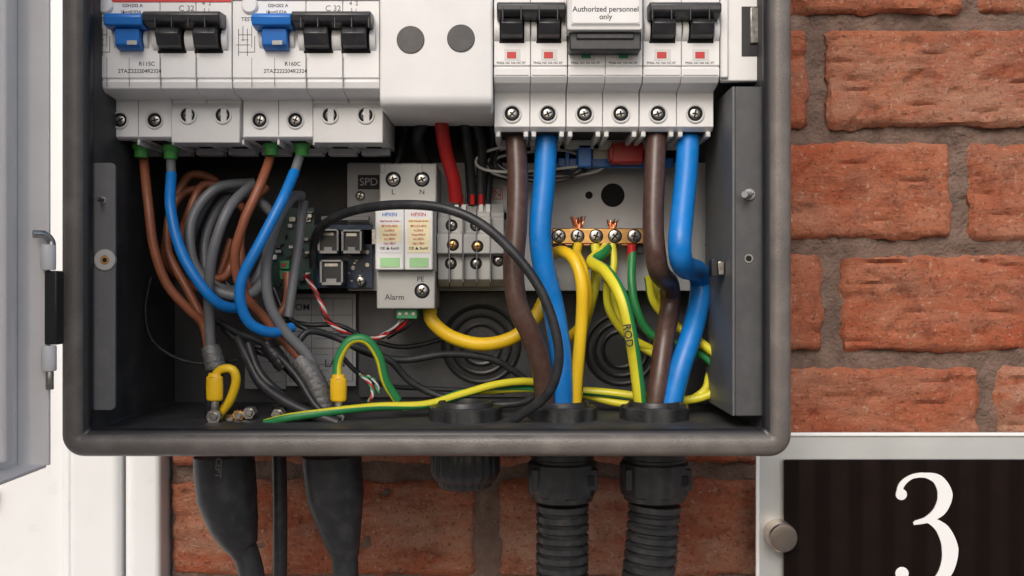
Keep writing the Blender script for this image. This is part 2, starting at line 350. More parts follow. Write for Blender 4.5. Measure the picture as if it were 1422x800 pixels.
# SPD
g=group('surge_protector')
box(g,'upper_terminal_body',527,227,606,281,46,36,'lgrey',0.8)
box(g,'lower_terminal_body',523,376,604,429,46,36,'lgrey',0.8)
box(g,'core',524,279,606,377,52,30,'lgrey',0.5)
for a,b in((521,561),(561.5,601)):
    box(g,'plug_module',a,281,b,375,40,12,'white',0.8)
    box(g,'module_label',a+5,304,b-4,351,39.7,0.5,'labely' if a>550 else 'white',0)
    box(g,'label_band',a+5,312,b-4,336,39.62,0.1,'labely',0)
    box(g,'status_tab',a+7,358,b-6,371,39.6,0.5,'lime',0.1)
    text(g,'HPXIN',(a+b)/2,298,39.9,7,'inkr' if a>550 else 'blue_t'); 
    text(g,'Surge Protective Device',(a+b)/2,307,39.6,2.8,'inkr'); 
    for k,s in enumerate(('MYLR2-40/2','In:20kA','Imax:40kA','Uc:385V','Up:1.8kV')): text(g,s,(a+b)/2,314+k*6.0,39.5,4.4,'inkr',bold=0.00001)
    text(g,'C\u20ac \u25b2 RoHS',(a+b)/2,345,39.6,5,'ink')
    for k in(0,1): box(g,'grip_groove',a+4,285+k*3,b-4,286+k*3,39.8,0.5,'inkg',0)
for px,py in((546,249),(586,249),(586,404)):
    disc(g,'terminal_hole',px,py,45.7,4.2,0.6,'hole'); screw(g,px,py,45.2,3.1)
text(g,'L',546,267,46,10,'ink'); text(g,'N',586,267,46,10,'ink'); text(g,'Alarm',548,413,46,11,'ink'); text(g,'PE',584,388,46,10,'ink')
for k in(0,1): box(g,'rib',528+k*52,228,534+k*52,240,45.4,1,'lgrey',0.3)
box(g,'alarm_connector',550,429,579,443,50,12,'green2',0.5)
for k in range(3): disc(g,'connector_screw',555+k*9.5,436,49.7,1.2,0.6,'steel',14)
for px,c in((557,'white_w'),(566,'red'),(574,'black')):
    tube(g,'alarm_wire',[(px,441,55),(px-4,450,55),(px-14,458,58),(px-24,463,66),(px-35,470,74)],0.7,c,8)

# terminal blocks
g=group('terminal_block')
for i,(a,b) in enumerate(((608,624),(624.5,643),(643.5,662),(662.5,681),(681.5,700))):
    t=i%2
    prismx(g,'block',X(a,58)+0.1,X(b,58)-0.1,[(64,Z(283,64)),(57,Z(296,57)),(57,Z(300,57)),(55,Z(303,55)),(55,Z(322,55)),(51,Z(326,51)),(51,Z(352,51)),(56,Z(356,56)),(56,Z(388,56)),(62,Z(398,62)),(80,Z(398,62)),(80,Z(283,64))],'lgrey' if t else 'mgrey',0.4)
    if i<4: box(g,'block_gap',b-0.6,300,b+0.8,392,50.6,20,'inkg',0.1)
for px,py,y in((627,313,55),(661,313,55),(629,340,51),(663,342,51),(626,366,56),(661,366,56),(692,362,56)):
    disc(g,'terminal_hole',px,py,y-0.3,3.4,0.6,'hole'); screw(g,px,py,y-0.8,2.2,m='brass' if abs(py-341)<3 else 'steel')
for px in(634,644,668,678): box(g,'jumper',px-3,284,px+3,296,58,4,'white2',0.3)

# network board
g=group('control_circuit_board')
box(g,'board',372,288,437,402,78,1.6,'pcb',0.2); box(g,'board_blue',437,312,517,400,76,1.6,'pcbblue',0.2)
def rj(px0,py0,px1,py1,y):
    box(g,'port_shell',px0,py0,px1,py1,y+0.5,14,'black',0.3)
    for a,b,c,d in((px0,py0,px1,py0+2.5),(px0,py1-4,px1,py1),(px0,py0,px0+3,py1),(px1-2.5,py0,px1,py1)): box(g,'port_frame',a,b,c,d,y-1.5,2.4,'mgrey',0.1)
    box(g,'port_contacts',px0+7,py0+5,px1-7,py0+9,y+0.2,0.6,'steel',0); box(g,'port_notch',px0+9,py1-9,px1-9,py1-3,y-1,1.5,'mgrey',0)
rj(474,319,502,352,60); rj(441,318,470,352,60); rj(444,361,476,396,60)
for px,py in((510,350),(510,368),(490,372),(430,300)): disc(g,'fixing',px,py,75.5,1.5,1,'steel',14)
screw(g,500,391,72,2.8)
for k in range(34):
    px=random.uniform(376,430); py=random.uniform(292,396); a=random.uniform(3,9); b=random.uniform(2,7)
    box(g,'component',px,py,px+a,py+b,76.2-random.random()*2,3,random.choice(['black','white2','steel','mgrey','black','black']),0.1)
for k in range(2): box(g,'screw_terminal',388,362+k*14,402,374+k*14,70,8,'green2',0.4); disc(g,'st',394,368+k*14,69.8,1.4,0.5,'red',12)
for k in range(12): 
    q=480+random.uniform(0,30); box(g,'smd',q,354+k*3.5,q+random.uniform(2,5),356+k*3.5,75.4,0.8,random.choice(['white2','black','steel']),0)
box(g,'board_header',446,300,512,306,74,5,'mgrey',0.3)

# earth bar
g=group('earth_bar')
box(g,'bar',767,317,894,339,66,7,'brass',0.6)
for k,px in enumerate((776,802,828,854,881)):
    disc(g,'hole',px,328,65.9,4.2,0.4,'hole'); screw(g,px,328,65.0,3.5)
for px in(790,815,841,868): box(g,'bar_bottom_hole',px-5,336,px+5,341,66.6,4,'copper',0.3)
for k in(770,889): box(g,'bar_support',k-5,338,k+5,352,70,12,'blacktog',0.4)
for bx,n,hh in((803,9,14),(851,8,8)):
    for k in range(n):
        o=(k-n/2)*1.7; tube(g,'copper_strands',[(bx+o*0.7,318,69),(bx+o,310,68+random.random()*2),(bx+o*1.4+random.uniform(-2,2),318-hh-random.random()*5,67+random.random()*3)],0.45,'copper',6)
g=group('busbar_link')
box(g,'blue_bar',775,219,936,232,62,6,'blue_t',0.6); box(g,'blue_block',802,200,822,232,52,14,'blue_t',0.8); box(g,'red_block',849,198,894,226,50,12,'red',0.9)
box(g,'red_tab',846,204,852,222,49,10,'red',0.5); box(g,'grey_tab',823,206,848,222,62,5,'white_w',0.5)
for px in(785,905): box(g,'stud',px,212,px+6,238,60,4,'blue_t',0.4)

# ================= CABLES
def cable(name,pts,r,m,**k):
    return tube(None,name,pts,r,m,**k)
cable('brown_power_cable',[(716,178,32),(716,188,30),(719,250,26),(717,320,22),(713,375,20),(719,425,20),(737,465,22),(752,510,27),(757,560,31),(757,600,34)],5.5,'brown',seg=20)
cable('blue_power_cable',[(759,178,34),(759,188,32),(756,250,30),(750,320,28),(755,370,30),(768,425,34),(777,480,34),(780,530,34),(780,600,35)],5.9,'blue',seg=20)
cable('brown_power_cable',[(911,178,30),(911,188,26),(909,240,20),(907,310,15),(910,352,13),(914,374,17),(921,386,28),(928,392,40),(931,410,50),(929,435,50),(922,475,42),(916,520,36),(910,560,34),(906,600,35)],5.5,'brown',seg=20)
cable('blue_power_cable',[(956,178,30),(956,188,28),(953,240,20),(947,300,11),(944,335,6),(945,358,8),(951,371,18),(960,374,32),(969,378,46),(973,396,54),(970,425,50),(960,465,42),(945,510,36),(932,560,34),(926,600,34)],5.9,'blue',seg=20)
cable('yellow_power_cable',[(597,430,64),(600,446,62),(625,467,62),(665,478,62),(705,472,64),(735,452,66),(752,425,70),(768,385,76)],3.9,'yellow',seg=16)
cable('yellow_cable_boot',[(597,426,64),(597,438,63)],3.6,'red')
def yg(pts,r,sf=0.42,tw=0.012,name='earth_wire',step=2.0,base='ygY',st='ygG',ph=None): return tube(None,name,pts,r,base,seg=16,stripe=st,sf=sf,twist=tw,step=step,ph=random.uniform(0,6) if ph is None else ph)
yg([(768,352,60),(782,350,44),(798,362,34),(808,395,30),(808,440,32),(804,490,34),(800,540,36),(799,600,38)],3.3,sf=0.16,tw=0.004,base='yellow',ph=2.6)
yg([(842,345,66),(836,352,60),(822,364,54),(842,378,38),(862,410,26),(874,455,24),(883,510,28),(889,560,32),(891,600,36)],3.5,sf=0.42,tw=0.004,ph=-0.72)
yg([(802,340,68),(800,352,64),(806,366,50),(812,385,48),(816,420,52),(806,452,58),(788,470,66)],2.9,sf=0.3,tw=0.02,base='yellow')
yg([(826,340,68),(828,362,66),(826,398,64),(818,430,66),(806,470,74)],2.8,sf=0.3,ph=2.5)
yg([(842,392,50),(846,430,54),(870,465,60),(905,485,64),(935,500,66)],2.3,sf=0.4,ph=2.6)
yg([(850,340,68),(852,365,64),(848,400,62),(858,440,62),(890,480,64),(925,500,62)],2.3,sf=0.4,ph=2.2)
yg([(878,350,66),(877,390,60),(884,430,58),(905,465,60),(950,480,58),(985,500,50),(1008,530,40),(1012,556,36)],2.4,sf=0.5,ph=-0.4)
yg([(900,384,50),(908,420,52),(935,450,56),(972,475,50),(1000,500,42),(1013,535,38),(1014,560,38)],2.4,sf=0.4,ph=2.4)
yg([(905,388,62),(918,425,64),(950,462,62),(985,492,52),(1000,520,50),(990,545,48),(950,556,50),(900,552,56),(850,546,60),(810,543,62)],2.4,sf=0.45,ph=2.4)
yg([(983,430,70),(1000,420,66),(1003,370,64)],2.4,sf=0.9)
yg([(768,540,66),(810,548,66),(860,560,60),(930,564,52),(975,545,50),(985,520,56)],2.1,sf=0.4,ph=2.4)
tube(None,'red_ferrule',[(877,340,66),(877,358,66)],2.6,'red')
yg([(368,588,18),(400,580,16),(450,573,18),(520,565,26),(590,562,34),(640,548,42),(690,534,50),(735,530,56),(780,538,60)],2.2,sf=0.5,tw=0.015,ph=0.5)
yg([(560,566,40),(600,560,44),(640,546,50),(690,542,56),(740,540,60),(800,545,62)],2.0,sf=0.45,tw=0.03)
yg([(468,528,28),(470,500,28),(485,474,28),(508,472,29),(526,495,31),(536,530,33),(552,556,36)],2.5,sf=0.5,tw=0.01,ph=-1.5)
yg([(298,524,20),(306,514,18),(322,513,17),(328,528,18),(320,555,20),(305,575,22),(298,590,24)],2.4,sf=0.4,tw=0.03,base='yellow',ph=2)
def crimp(px,py0,py1,y):
    g=group('crimp_terminal')
    tube(g,'sleeve',[(px,py0,y),(px,py0+5,y),(px,py0+6,y),(px,(py0+py1)/2,y),(px,py1-3,y),(px,py1,y)],[3.2,3.5,4.3,4.5,4.2,3.0],'orange',seg=18,flat=0.7,step=1)
    tube(g,'ring_tongue',[(px,py1-2,y),(px-1,py1+10,y),(px-2,py1+22,y+1)],[2.2,2.4,2.8],'steel',flat=0.5)
    disc(g,'bolt',px-2,py1+22,y-1,4.0,3,'steel',8); disc(g,'bolt_tip',px-2,py1+22,y-2.2,2.0,3,'steel',14)
crimp(470,520,558,24); crimp(298,518,557,16)
for px,py in((330,578),(345,574),(385,576),(318,584)): g=group('clamp_bolt'); disc(g,'nut',px,py,26,3.6,6,'brass' if px<340 else 'steel',6); disc(g,'tip',px,py,23,1.8,4,'steel',14)
# left group
for (cx,cy,rx,ry,yy,c,r) in((278,322,46,80,60,'brown2',2.4),(296,322,42,66,52,'brown2',2.4),(322,332,58,72,48,'greyc',2.8)):
    pts=[(cx+rx*math.cos(t)+6*math.sin(3*t),cy-ry*math.sin(t),yy+8*math.cos(t)) for t in [math.pi*2*i/10+0.5 for i in range(10)]]
    cable('coiled_cable',pts,r,c)
cable('brown_wire',[(199,205,40),(200,225,38),(206,285,26),(214,345,24),(232,395,26),(262,430,30),(282,450,34),(290,485,34)],2.5,'brown2')
cable('brown_wire',[(290,262,60),(256,268,54),(236,300,48),(234,350,44),(262,405,40),(284,450,38),(293,490,36)],2.4,'brown2')
cable('brown_wire',[(377,203,40),(374,222,36),(360,260,24),(338,310,20),(326,360,22),(337,405,28),(366,440,34),(396,475,36),(420,500,36)],2.5,'brown2')
cable('brown_wire',[(370,260,52),(346,285,44),(334,330,38),(338,380,36),(352,420,40)],2.4,'brown2')
cable('grey_wire',[(237,215,36),(238,243,30)],2.5,'greyc')
cable('blue_wire',[(238,242,30),(237,290,18),(252,350,14),(282,400,14),(308,424,20),(335,426,32),(352,405,44)],2.8,'blue')
cable('grey_wire',[(419,208,36),(409,240,28)],2.5,'greyc')
cable('blue_wire',[(409,239,28),(391,280,14),(360,340,8),(337,385,8),(334,420,10),(348,450,14),(378,462,22),(405,455,34)],2.8,'blue')
cable('grey_wire',[(350,256,44),(318,290,24),(297,345,20),(290,400,24),(291,450,30),(293,490,32)],2.8,'greyc')
cable('grey_wire',[(418,272,44),(404,276,30),(384,310,22),(370,365,20),(374,420,22),(396,460,26),(424,490,30),(436,510,32)],2.8,'greyc')
cable('grey_wire',[(422,280,50),(416,330,44),(408,385,42),(400,440,40)],2.6,'greyc')
cable('grey_wire',[(352,254,52),(300,262,40),(267,305,34),(268,362,30),(300,403,30),(345,410,34),(368,388,44)],2.8,'greyc')
cable('grey_wire',[(330,262,58),(302,290,50),(284,340,46),(292,395,42),(330,415,42)],2.7,'greyc')
cable('brown_wire',[(400,380,60),(398,420,54),(380,450,50),(372,470,52)],2.4,'brown2')
for px,py,c in((196,208,0),(237,210,0),(377,205,0),(419,206,0)):
    g=group('wire_ferrule'); zc(g,'sleeve',px,py-12,py+11,34,3.6,'green'); zc(g,'barrel',px,py-20,py-10,34,2.4,'steel')
    lathe(g,'flare',V(px,py-1,34),'z',[(3.6,-1),(4.6,0.6),(4.6,2.5)],'green',20)
cable('black_data_cable',[(436,372,64),(436,340,60),(446,316,50),(480,296,34),(540,285,14),(610,288,4),(665,309,0),(712,350,-2),(748,398,-3),(769,450,-3),(776,500,-2),(762,545,4),(725,575,14),(690,592,22)],2.5,'rubber',seg=16)
for pts,r in(([(300,445,44),(330,462,40),(370,480,34),(410,520,26),(440,565,20),(478,592,18)],1.8),
 ([(330,470,40),(345,500,34),(365,535,28),(410,565,22),(470,588,18)],3.0),
 ([(345,478,36),(362,520,30),(400,556,28),(440,580,26)],2.4),
 ([(310,455,46),(340,480,44),(385,500,44),(430,545,46),(470,575,48)],2.0),
 ([(410,480,40),(430,460,44),(470,470,50),(510,490,50),(560,500,54),(620,492,60),(680,498,66),(720,520,70),(750,545,70)],2.0),
 ([(490,480,46),(540,500,50),(570,530,54),(610,550,56),(660,562,54),(720,560,56),(745,550,60)],2.0),
 ([(210,385,60),(202,430,56),(210,470,54),(240,495,52),(280,505,50),(330,500,48)],0.9),
 ([(300,380,70),(360,430,66),(420,450,66),(470,452,70),(510,470,74),(560,482,78),(620,470,84)],1.4),
 ([(470,490,60),(500,520,64),(540,536,70),(600,540,76),(700,545,84)],1.4),
 ([(380,400,60),(400,440,56),(440,462,54),(500,468,58)],1.4),
 ([(600,150,50),(580,190,56),(590,225,66),(600,262,70)],3.6),
 ([(640,150,50),(648,190,54),(652,230,60),(656,285,64)],2.8),
 ([(655,150,52),(668,200,58),(668,240,62),(668,285,64)],2.8),
 ([(676,150,56),(684,190,64),(680,240,72),(676,284,72)],2.4),
 ([(575,150,60),(560,190,70),(556,215,74),(548,232,74)],2.6)):
    cable('black_wire',pts,r,'rubber',seg=10)
cable('red_power_cable',[(612,148,46),(614,180,46),(620,215,50),(630,250,54),(633,278,60)],3.8,'red',seg=16)
for px in(640,656,668): tube(None,'red_ferrule',[(px,270,60),(px,284,61)],1.5,'red',seg=10)
def pair(pts,cols,r=0.9,pitch=9):
    g=group('twisted_signal_wire')
    C=cr([V(*q) for q in pts],2.0)
    for k,c in enumerate(cols):
        P=[]; 
        for i,(q,t) in enumerate(C):
            a=i*2*math.pi*2.0/pitch+math.pi*2*k/len(cols); P.append((q[0]+r*1.1*math.cos(a),q[1]+r*1.1*math.sin(a),q[2]+r*0.5*math.sin(a)))
        tube(g,'strand',P,r,c,seg=8,world=True,step=3)
pair([(425,382,66),(432,395,60),(446,420,56),(456,445,56),(485,465,60),(520,470,64),(550,455,60),(560,443,56)],('red','white_w','red','black'),0.75,14)
pair([(500,520,46),(512,530,44),(518,545,42),(512,558,42)],('red','white_w','green2'),0.6)
pair([(508,522,50),(520,528,48),(526,545,46)],('white_w','green2'),0.6)
g=group('wire_coil')
for k in range(9):
    cx=748+random.uniform(-10,12); rx=random.uniform(62,88); ry=random.uniform(16,34); cy=224+random.uniform(-6,6); yy=random.uniform(58,76)
    pts=[(cx+rx*math.cos(t),cy-ry*math.sin(t)+4*math.sin(2*t+k),yy+4*math.sin(t)) for t in [2*math.pi*i/12+0.3*k for i in range(13)]]
    tube(g,'loop',pts,0.8,'white_w' if k in(1,4,7) else 'rubber',seg=8)
cable('braided_sleeve',[(292,482,33),(296,496,32),(300,512,32)],[5.0,5.4,5.6],'braid',seg=20,step=1.2,rf=lambda L:1+0.04*math.sin(L*3))
cable('braided_sleeve',[(416,498,32),(428,514,31),(441,540,31),(450,570,31)],[5.2,5.8,6.2,6.0],'braid',seg=20,step=1.2,rf=lambda L:1+0.05*math.sin(L*3))
cable('black_wire',[(300,512,32),(296,545,32),(296,592,33)],4.5,'rubber')
cable('black_wire',[(388,562,40),(389,600,40)],3.9,'rubber')
cable('braided_sleeve',[(370,478,34),(380,490,33),(395,510,33)],[4.2,4.6,4.4],'black',seg=14,step=1.2,rf=lambda L:1+0.07*math.sin(L*3))
text(group('cable_marking'),'ROD',872,466,19.0,15,'ink',rz=math.radians(82),bold=0.0001)

# ================= GLANDS
zf=zb+12.2
def rib(n,a): return lambda t,d:1+a*math.copysign(1,math.sin(n*t))*min(1,abs(math.sin(n*t))*3)
def locknut(g,x,y,r,h=6,open_=False):
    lathe(g,'lock_nut',(x,y,zf),'z',[(r,0),(r,h-1),(r-1,h),(r*0.80,h),(r*0.80,h-1)],'glandblk',72,rib(9,0.035))
    lathe(g,'thread',(x,y,zf),'z',[(r*0.78,0),(r*0.78,h+1.2),(r*0.74,h+2.4),(r*0.66,h+2.4),(r*0.64,h)]+([(r*0.64,-6),(0.1,-6)] if open_ else [(r*0.62,h-2)]),'glandblk',40)
g=group('cable_gland'); x=X(646,30); locknut(g,x,30,19,7,True)
zo=zb
lathe(g,'flange',(x,30,zo),'z',[(14,2),(17,-0.2),(18.4,-0.5),(18.4,-3.2),(17,-3.6)],'glandblk',48)
lathe(g,'dome_cap',(x,30,zo-3.4),'z',[(17.8,0),(18.2,-1),(18.2,-12),(17.2,-14),(15.8,-16.5),(14.2,-17.4),(13.8,-19.5),(12.0,-21),(8,-21.3)],'glandblk',120,rib(22,0.018))
g=group('blanking_plug'); lathe(g,'plug',(X(712,60),60,zo),'z',[(6,0),(6,-3),(5,-3.5)],'glandblk',24)
def conduit(xc_px,path,name):
    y=32; x=X(xc_px,y)
    g=group('conduit_gland'); locknut(g,x,y,18,7)
    prof=[(15,1),(16.8,-0.2),(17,-8),(16.4,-8.8),(16.4,-10),(18.3,-11),(18.4,-22),(17.8,-27),(16.6,-28.2),(16.2,-30.5),(14.5,-31.5)]
    lathe(g,'body',(x,y,zo),'z',prof,'glandblk',96,lambda t,d:(1+0.022*math.copysign(1,math.sin(8*t))*min(1,abs(math.sin(8*t))*4)) if -28<d<-10 else 1)
    for k in(0,1): wbox(g,'release_clip',x+(-1)**k*15-1.6,x+(-1)**k*15+3,y-12,y-5,zo-24,zo-13,'glandblk',0.6)
    wbox(g,'clip_window',x+12.6,x+15.8,y-13.6,y-8,zo-21,zo-16,'hole',0.2)
    g2=group('corrugated_conduit')
    per=5.3
    def rf(L):
        u=(L%per)/per
        return 1.0 if u<0.58 else (0.86 if u>0.66 and u<0.92 else 0.93)
    tube(g2,'conduit_wall',path,14.0,'glandblk',seg=36,step=0.42,rf=rf)
conduit(781,[(781,700,32),(781,760,32),(780,830,32),(776,900,33),(770,1000,36)],'a')
conduit(909,[(909,700,32),(906,740,32),(900,800,32),(892,870,33),(884,1000,36)],'b')
def boot(pts,rs,name='cable_boot'):
    g=group(name); tube(g,'boot',pts,rs,'rubber',seg=32,step=1.5)
    return g
g2=boot([(311,632,26),(312,650,26),(316,690,26),(326,730,26),(338,762,26),(342,770,26),(350,800,26),(356,860,26),(360,1000,28)],[15.6,15.8,15.6,12.6,7.6,6.7,6.5,6.5,6.5])
boot([(461,632,26),(462,650,26),(466,690,26),(472,730,26),(478,765,26),(479,775,26),(480,800,26),(480,860,26),(478,1000,28)],[15.4,15.4,15.0,11.5,8.0,6.9,6.7,6.7,6.7])
text(g2,'CEPT',303,650,9.2,12,'bracketL',rz=math.radians(92),bold=0.0001)
cable('black_supply_cable',[(388,630,42),(389,700,42),(389,800,42),(388,1000,42)],3.9,'rubber')

# ================= BRICK WALL
YW=150.0
wall=group('brick_wall')
xl=X(233,YW); xr=1700
joints={0:199,1:293,2:209,3:311,4:198}
bv=[];bf=[];tone=[]
def brick(x0_,x1_,z0_,z1_,fine):
    st=2.3 if fine else 13
    nx=max(6,int((x1_-x0_)/st)); nz=max(4,int((z1_-z0_)/st))
    base=len(bv); sd=random.uniform(0,1000); tn=(random.random(),random.random(),random.random(),1)
    tilt=random.uniform(-0.010,0.010); off=random.uniform(-1.5,2.0)
    for j in range(nz+1):
        for i in range(nx+1):
            u=i/nx; w=j/nz; xx=x0_+(x1_-x0_)*u; zz=z0_+(z1_-z0_)*w
            e=min(u*(x1_-x0_),(1-u)*(x1_-x0_)); e2=min(w*(z1_-z0_),(1-w)*(z1_-z0_))
            d=0
            er=4.2+2.5*noise.noise(Vector((xx*0.06,sd,zz*0.06)))
            for q in(e,e2):
                if q<er: d+=((er-q)/er)**2*4.8
            d+=noise.fractal(Vector((xx*0.03+sd,zz*0.03,sd)),0.8,2.1,6)*2.2
            d+=noise.noise(Vector((xx*0.012,zz*0.06+sd,3)))*1.5
            c1_=noise.noise(Vector((xx*0.06+sd,zz*0.09,7)))+0.25*noise.noise(Vector((xx*0.3,zz*0.3,sd)))
            if c1_>0.30: d+=min(2.8,(c1_-0.30)*14)
            kz=noise.noise(Vector((xx*0.025+sd,zz*0.22,11)))
            if kz>0.36: d+=(kz-0.36)*11
            bx=(noise.noise(Vector((sd,zz*0.05,1)))*3+noise.noise(Vector((sd,zz*0.25,1)))*1.5)*(1 if (i==0 or i==nx) else 0)
            bz=(noise.noise(Vector((xx*0.03,sd,w*9)))*3+noise.noise(Vector((xx*0.15,sd,w*9)))*1.5)*(1 if (j==0 or j==nz) else 0)
            bv.append((xx+bx,YW+off+d,zz+bz+(xx-(x0_+x1_)/2)*tilt)); tone.append(tn)
    for j in range(nz):
        for i in range(nx):
            a=base+j*(nx+1)+i; bf.append((a,a+1,a+nx+2,a+nx+1))
    ring=[base+i for i in range(nx+1)]+[base+j*(nx+1)+nx for j in range(1,nz+1)]+[base+nz*(nx+1)+i for i in range(nx-1,-1,-1)]+[base+j*(nx+1) for j in range(nz-1,0,-1)]
    b2=len(bv)
    for q in ring: bv.append((bv[q][0],YW+30,bv[q][2])); tone.append(tn)
    m_=len(ring)
    for i in range(m_): bf.append((ring[i],ring[(i+1)%m_],b2+(i+1)%m_,b2+i))
for row in range(-13,22):
    zc_=H+137-73.5*row
    jx=joints.get(row, 199 if row%2==0 else 300)
    P=216
    k0=int((xl-jx)//P)
    a=jx+P*k0
    while a<xr:
        b=a+P; aa=max(a+6.0,xl+(1 if a<xl else 0)); bb=b-6.0
        if row==4 and a<jx and a>-100: aa+=4
        if bb-aa>25:
            brick(aa,bb,zc_-31.5,zc_+31.5,(-1<=row<=5 and aa<480))
        a=b
me=bpy.data.meshes.new('bricks'); me.from_pydata([(v[0]*S,v[1]*S,v[2]*S) for v in bv],[],bf)
at=me.color_attributes.new('tone','FLOAT_COLOR','POINT')
for i,t in enumerate(tone): at.data[i].color=t
me.polygons.foreach_set('use_smooth',[True]*len(me.polygons))
me.update(); me.set_sharp_from_angle(angle=math.radians(60))
ob=bpy.data.objects.new('bricks',me); scene.collection.objects.link(ob); ob.parent=wall
m=bpy.data.materials.new('brick'); m.use_nodes=True; nt=m.node_tree; N=nt.nodes; L=nt.links; b=N['Principled BSDF']
tc=N.new('ShaderNodeTexCoord'); at=N.new('ShaderNodeAttribute'); at.attribute_name='tone'; sp=N.new('ShaderNodeSeparateColor'); L.new(at.outputs['Color'],sp.inputs[0])
def nz(scale,det=6,rough=0.6,vec=None):
    n=N.new('ShaderNodeTexNoise'); n.inputs['Scale'].default_value=scale; n.inputs['Detail'].default_value=det; n.inputs['Roughness'].default_value=rough; L.new(vec or tc.outputs['Object'],n.inputs['Vector']); return n
def ramp(inp,a,b_,c=0,d=1):
    r=N.new('ShaderNodeMapRange'); r.inputs[1].default_value=a; r.inputs[2].default_value=b_; r.inputs[3].default_value=c; r.inputs[4].default_value=d; L.new(inp,r.inputs[0]); return r.outputs[0]
def mix(f,a,b_):
    x=N.new('ShaderNodeMix'); x.data_type='RGBA'
    if isinstance(f,float): x.inputs[0].default_value=f
    else: L.new(f,x.inputs[0])
    for i,q in((6,a),(7,b_)):
        if isinstance(q,tuple): x.inputs[i].default_value=(*q,1)
        else: L.new(q,x.inputs[i])
    return x.outputs[2]
c1=mix(sp.outputs[0],(0.44,0.108,0.050),(0.35,0.120,0.070))
c1=mix(ramp(nz(14,8,0.65).outputs['Fac'],0.40,0.60),c1,(0.47,0.165,0.088))
c1=mix(ramp(nz(45,8,0.75).outputs['Fac'],0.50,0.64,0,0.8),c1,(0.23,0.070,0.042))
mp=N.new('ShaderNodeMapping'); mp.inputs['Scale'].default_value=(1,1,2.6); L.new(tc.outputs['Object'],mp.inputs[0])
pl=ramp(nz(12,12,0.78,mp.outputs[0]).outputs['Fac'],0.45,0.60); mm=N.new('ShaderNodeMath'); mm.operation='MULTIPLY'; L.new(pl,mm.inputs[0]); L.new(ramp(sp.outputs[1],0.1,1,0.25,1.0),mm.inputs[1])
c1=mix(mm.outputs[0],c1,(0.50,0.29,0.20))
c1=mix(ramp(nz(420,4,0.6).outputs['Fac'],0.56,0.70,0,0.8),c1,(0.12,0.048,0.035))
c1=mix(ramp(nz(300,3,0.6).outputs['Fac'],0.60,0.72,0,0.65),c1,(0.58,0.42,0.31))
L.new(c1,b.inputs['Base Color']); b.inputs['Roughness'].default_value=0.92; b.inputs['Specular IOR Level'].default_value=0.2
bp=N.new('ShaderNodeBump'); bp.inputs['Strength'].default_value=0.9; bp.inputs['Distance'].default_value=0.0018; L.new(nz(260,8,0.75).outputs['Fac'],bp.inputs['Height'])
bp2=N.new('ShaderNodeBump'); bp2.inputs['Strength'].default_value=0.9; bp2.inputs['Distance'].default_value=0.005; L.new(nz(50,8,0.7,mp.outputs[0]).outputs['Fac'],bp2.inputs['Height']); L.new(bp2.outputs[0],bp.inputs['Normal']); L.new(bp.outputs[0],b.inputs['Normal'])
me.materials.append(m)
mv=[];mf=[]
def mgrid(xa,xb,za,zb_,st):
    nx=int((xb-xa)/st); nz_=int((zb_-za)/st); base=len(mv)
    for j in range(nz_+1):
        for i in range(nx+1):
            xx=xa+(xb-xa)*i/nx; zz=za+(zb_-za)*j/nz_
            mv.append((xx,YW+6.0+noise.fractal(Vector((xx*0.08,zz*0.08,2)),0.7,2,5)*2.4,zz))
    for j in range(nz_):
        for i in range(nx):
            a=base+j*(nx+1)+i; mf.append((a,a+1,a+nx+2,a+nx+1))
mgrid(xl+1,470,H-260,H+215,2.8)
mgrid(470,xr,5,H+1150,25); mgrid(xl+1,470,5,H-260,25); mgrid(xl+1,470,H+215,H+1150,25)
M['mortar']=mat('mortar',(0.155,0.103,0.082),0.95,var=0.3,vs=60,bump=1.0,bs=420,bd=0.002,spec=0.2,dust=0.12)
o=mesh('mortar_bed',wall,mv,mf,'mortar')
wbox(wall,'wall_core',xl+2,xr,YW+12,YW+130,5,H+1150,'mortar',0)

# ================= WHITE DOOR
g=group('white_front_door')
xa=X(190,YW)
wbox(g,'frame_jamb',xa,xl-1,YW-12,YW+90,10,H+820,'upvc',3)
wbox(g,'frame_bead',xa-9,xa-1,YW+2,YW+60,10,H+820,'upvc',3)
wbox(g,'sash_stile',xa-44,xa-11,YW-2,YW+60,20,H+810,'upvc',4)
wbox(g,'sash_bead',xa-51,xa-45,YW+4,YW+60,20,H+810,'upvc',2)
wbox(g,'door_slab',xa-950,xa-52,YW+12,YW+60,20,H+810,'upvc',1)
wbox(g,'raised_panel',xa-860,xa-104,YW+9,YW+14,250,Z(782,YW),'upvc',3)
wbox(g,'mid_rail',xa-940,xa-96,YW+6,YW+14,Z(715,YW),Z(690,YW),'upvc',3)
wbox(g,'door_glazing',xa-860,xa-100,YW+8,YW+11.8,Z(681,YW),H+700,'glass',0.5)
wbox(g,'glazing_bead',xa-870,xa-96,YW+1,YW+11.6,Z(689,YW),Z(682,YW),'upvc',2)

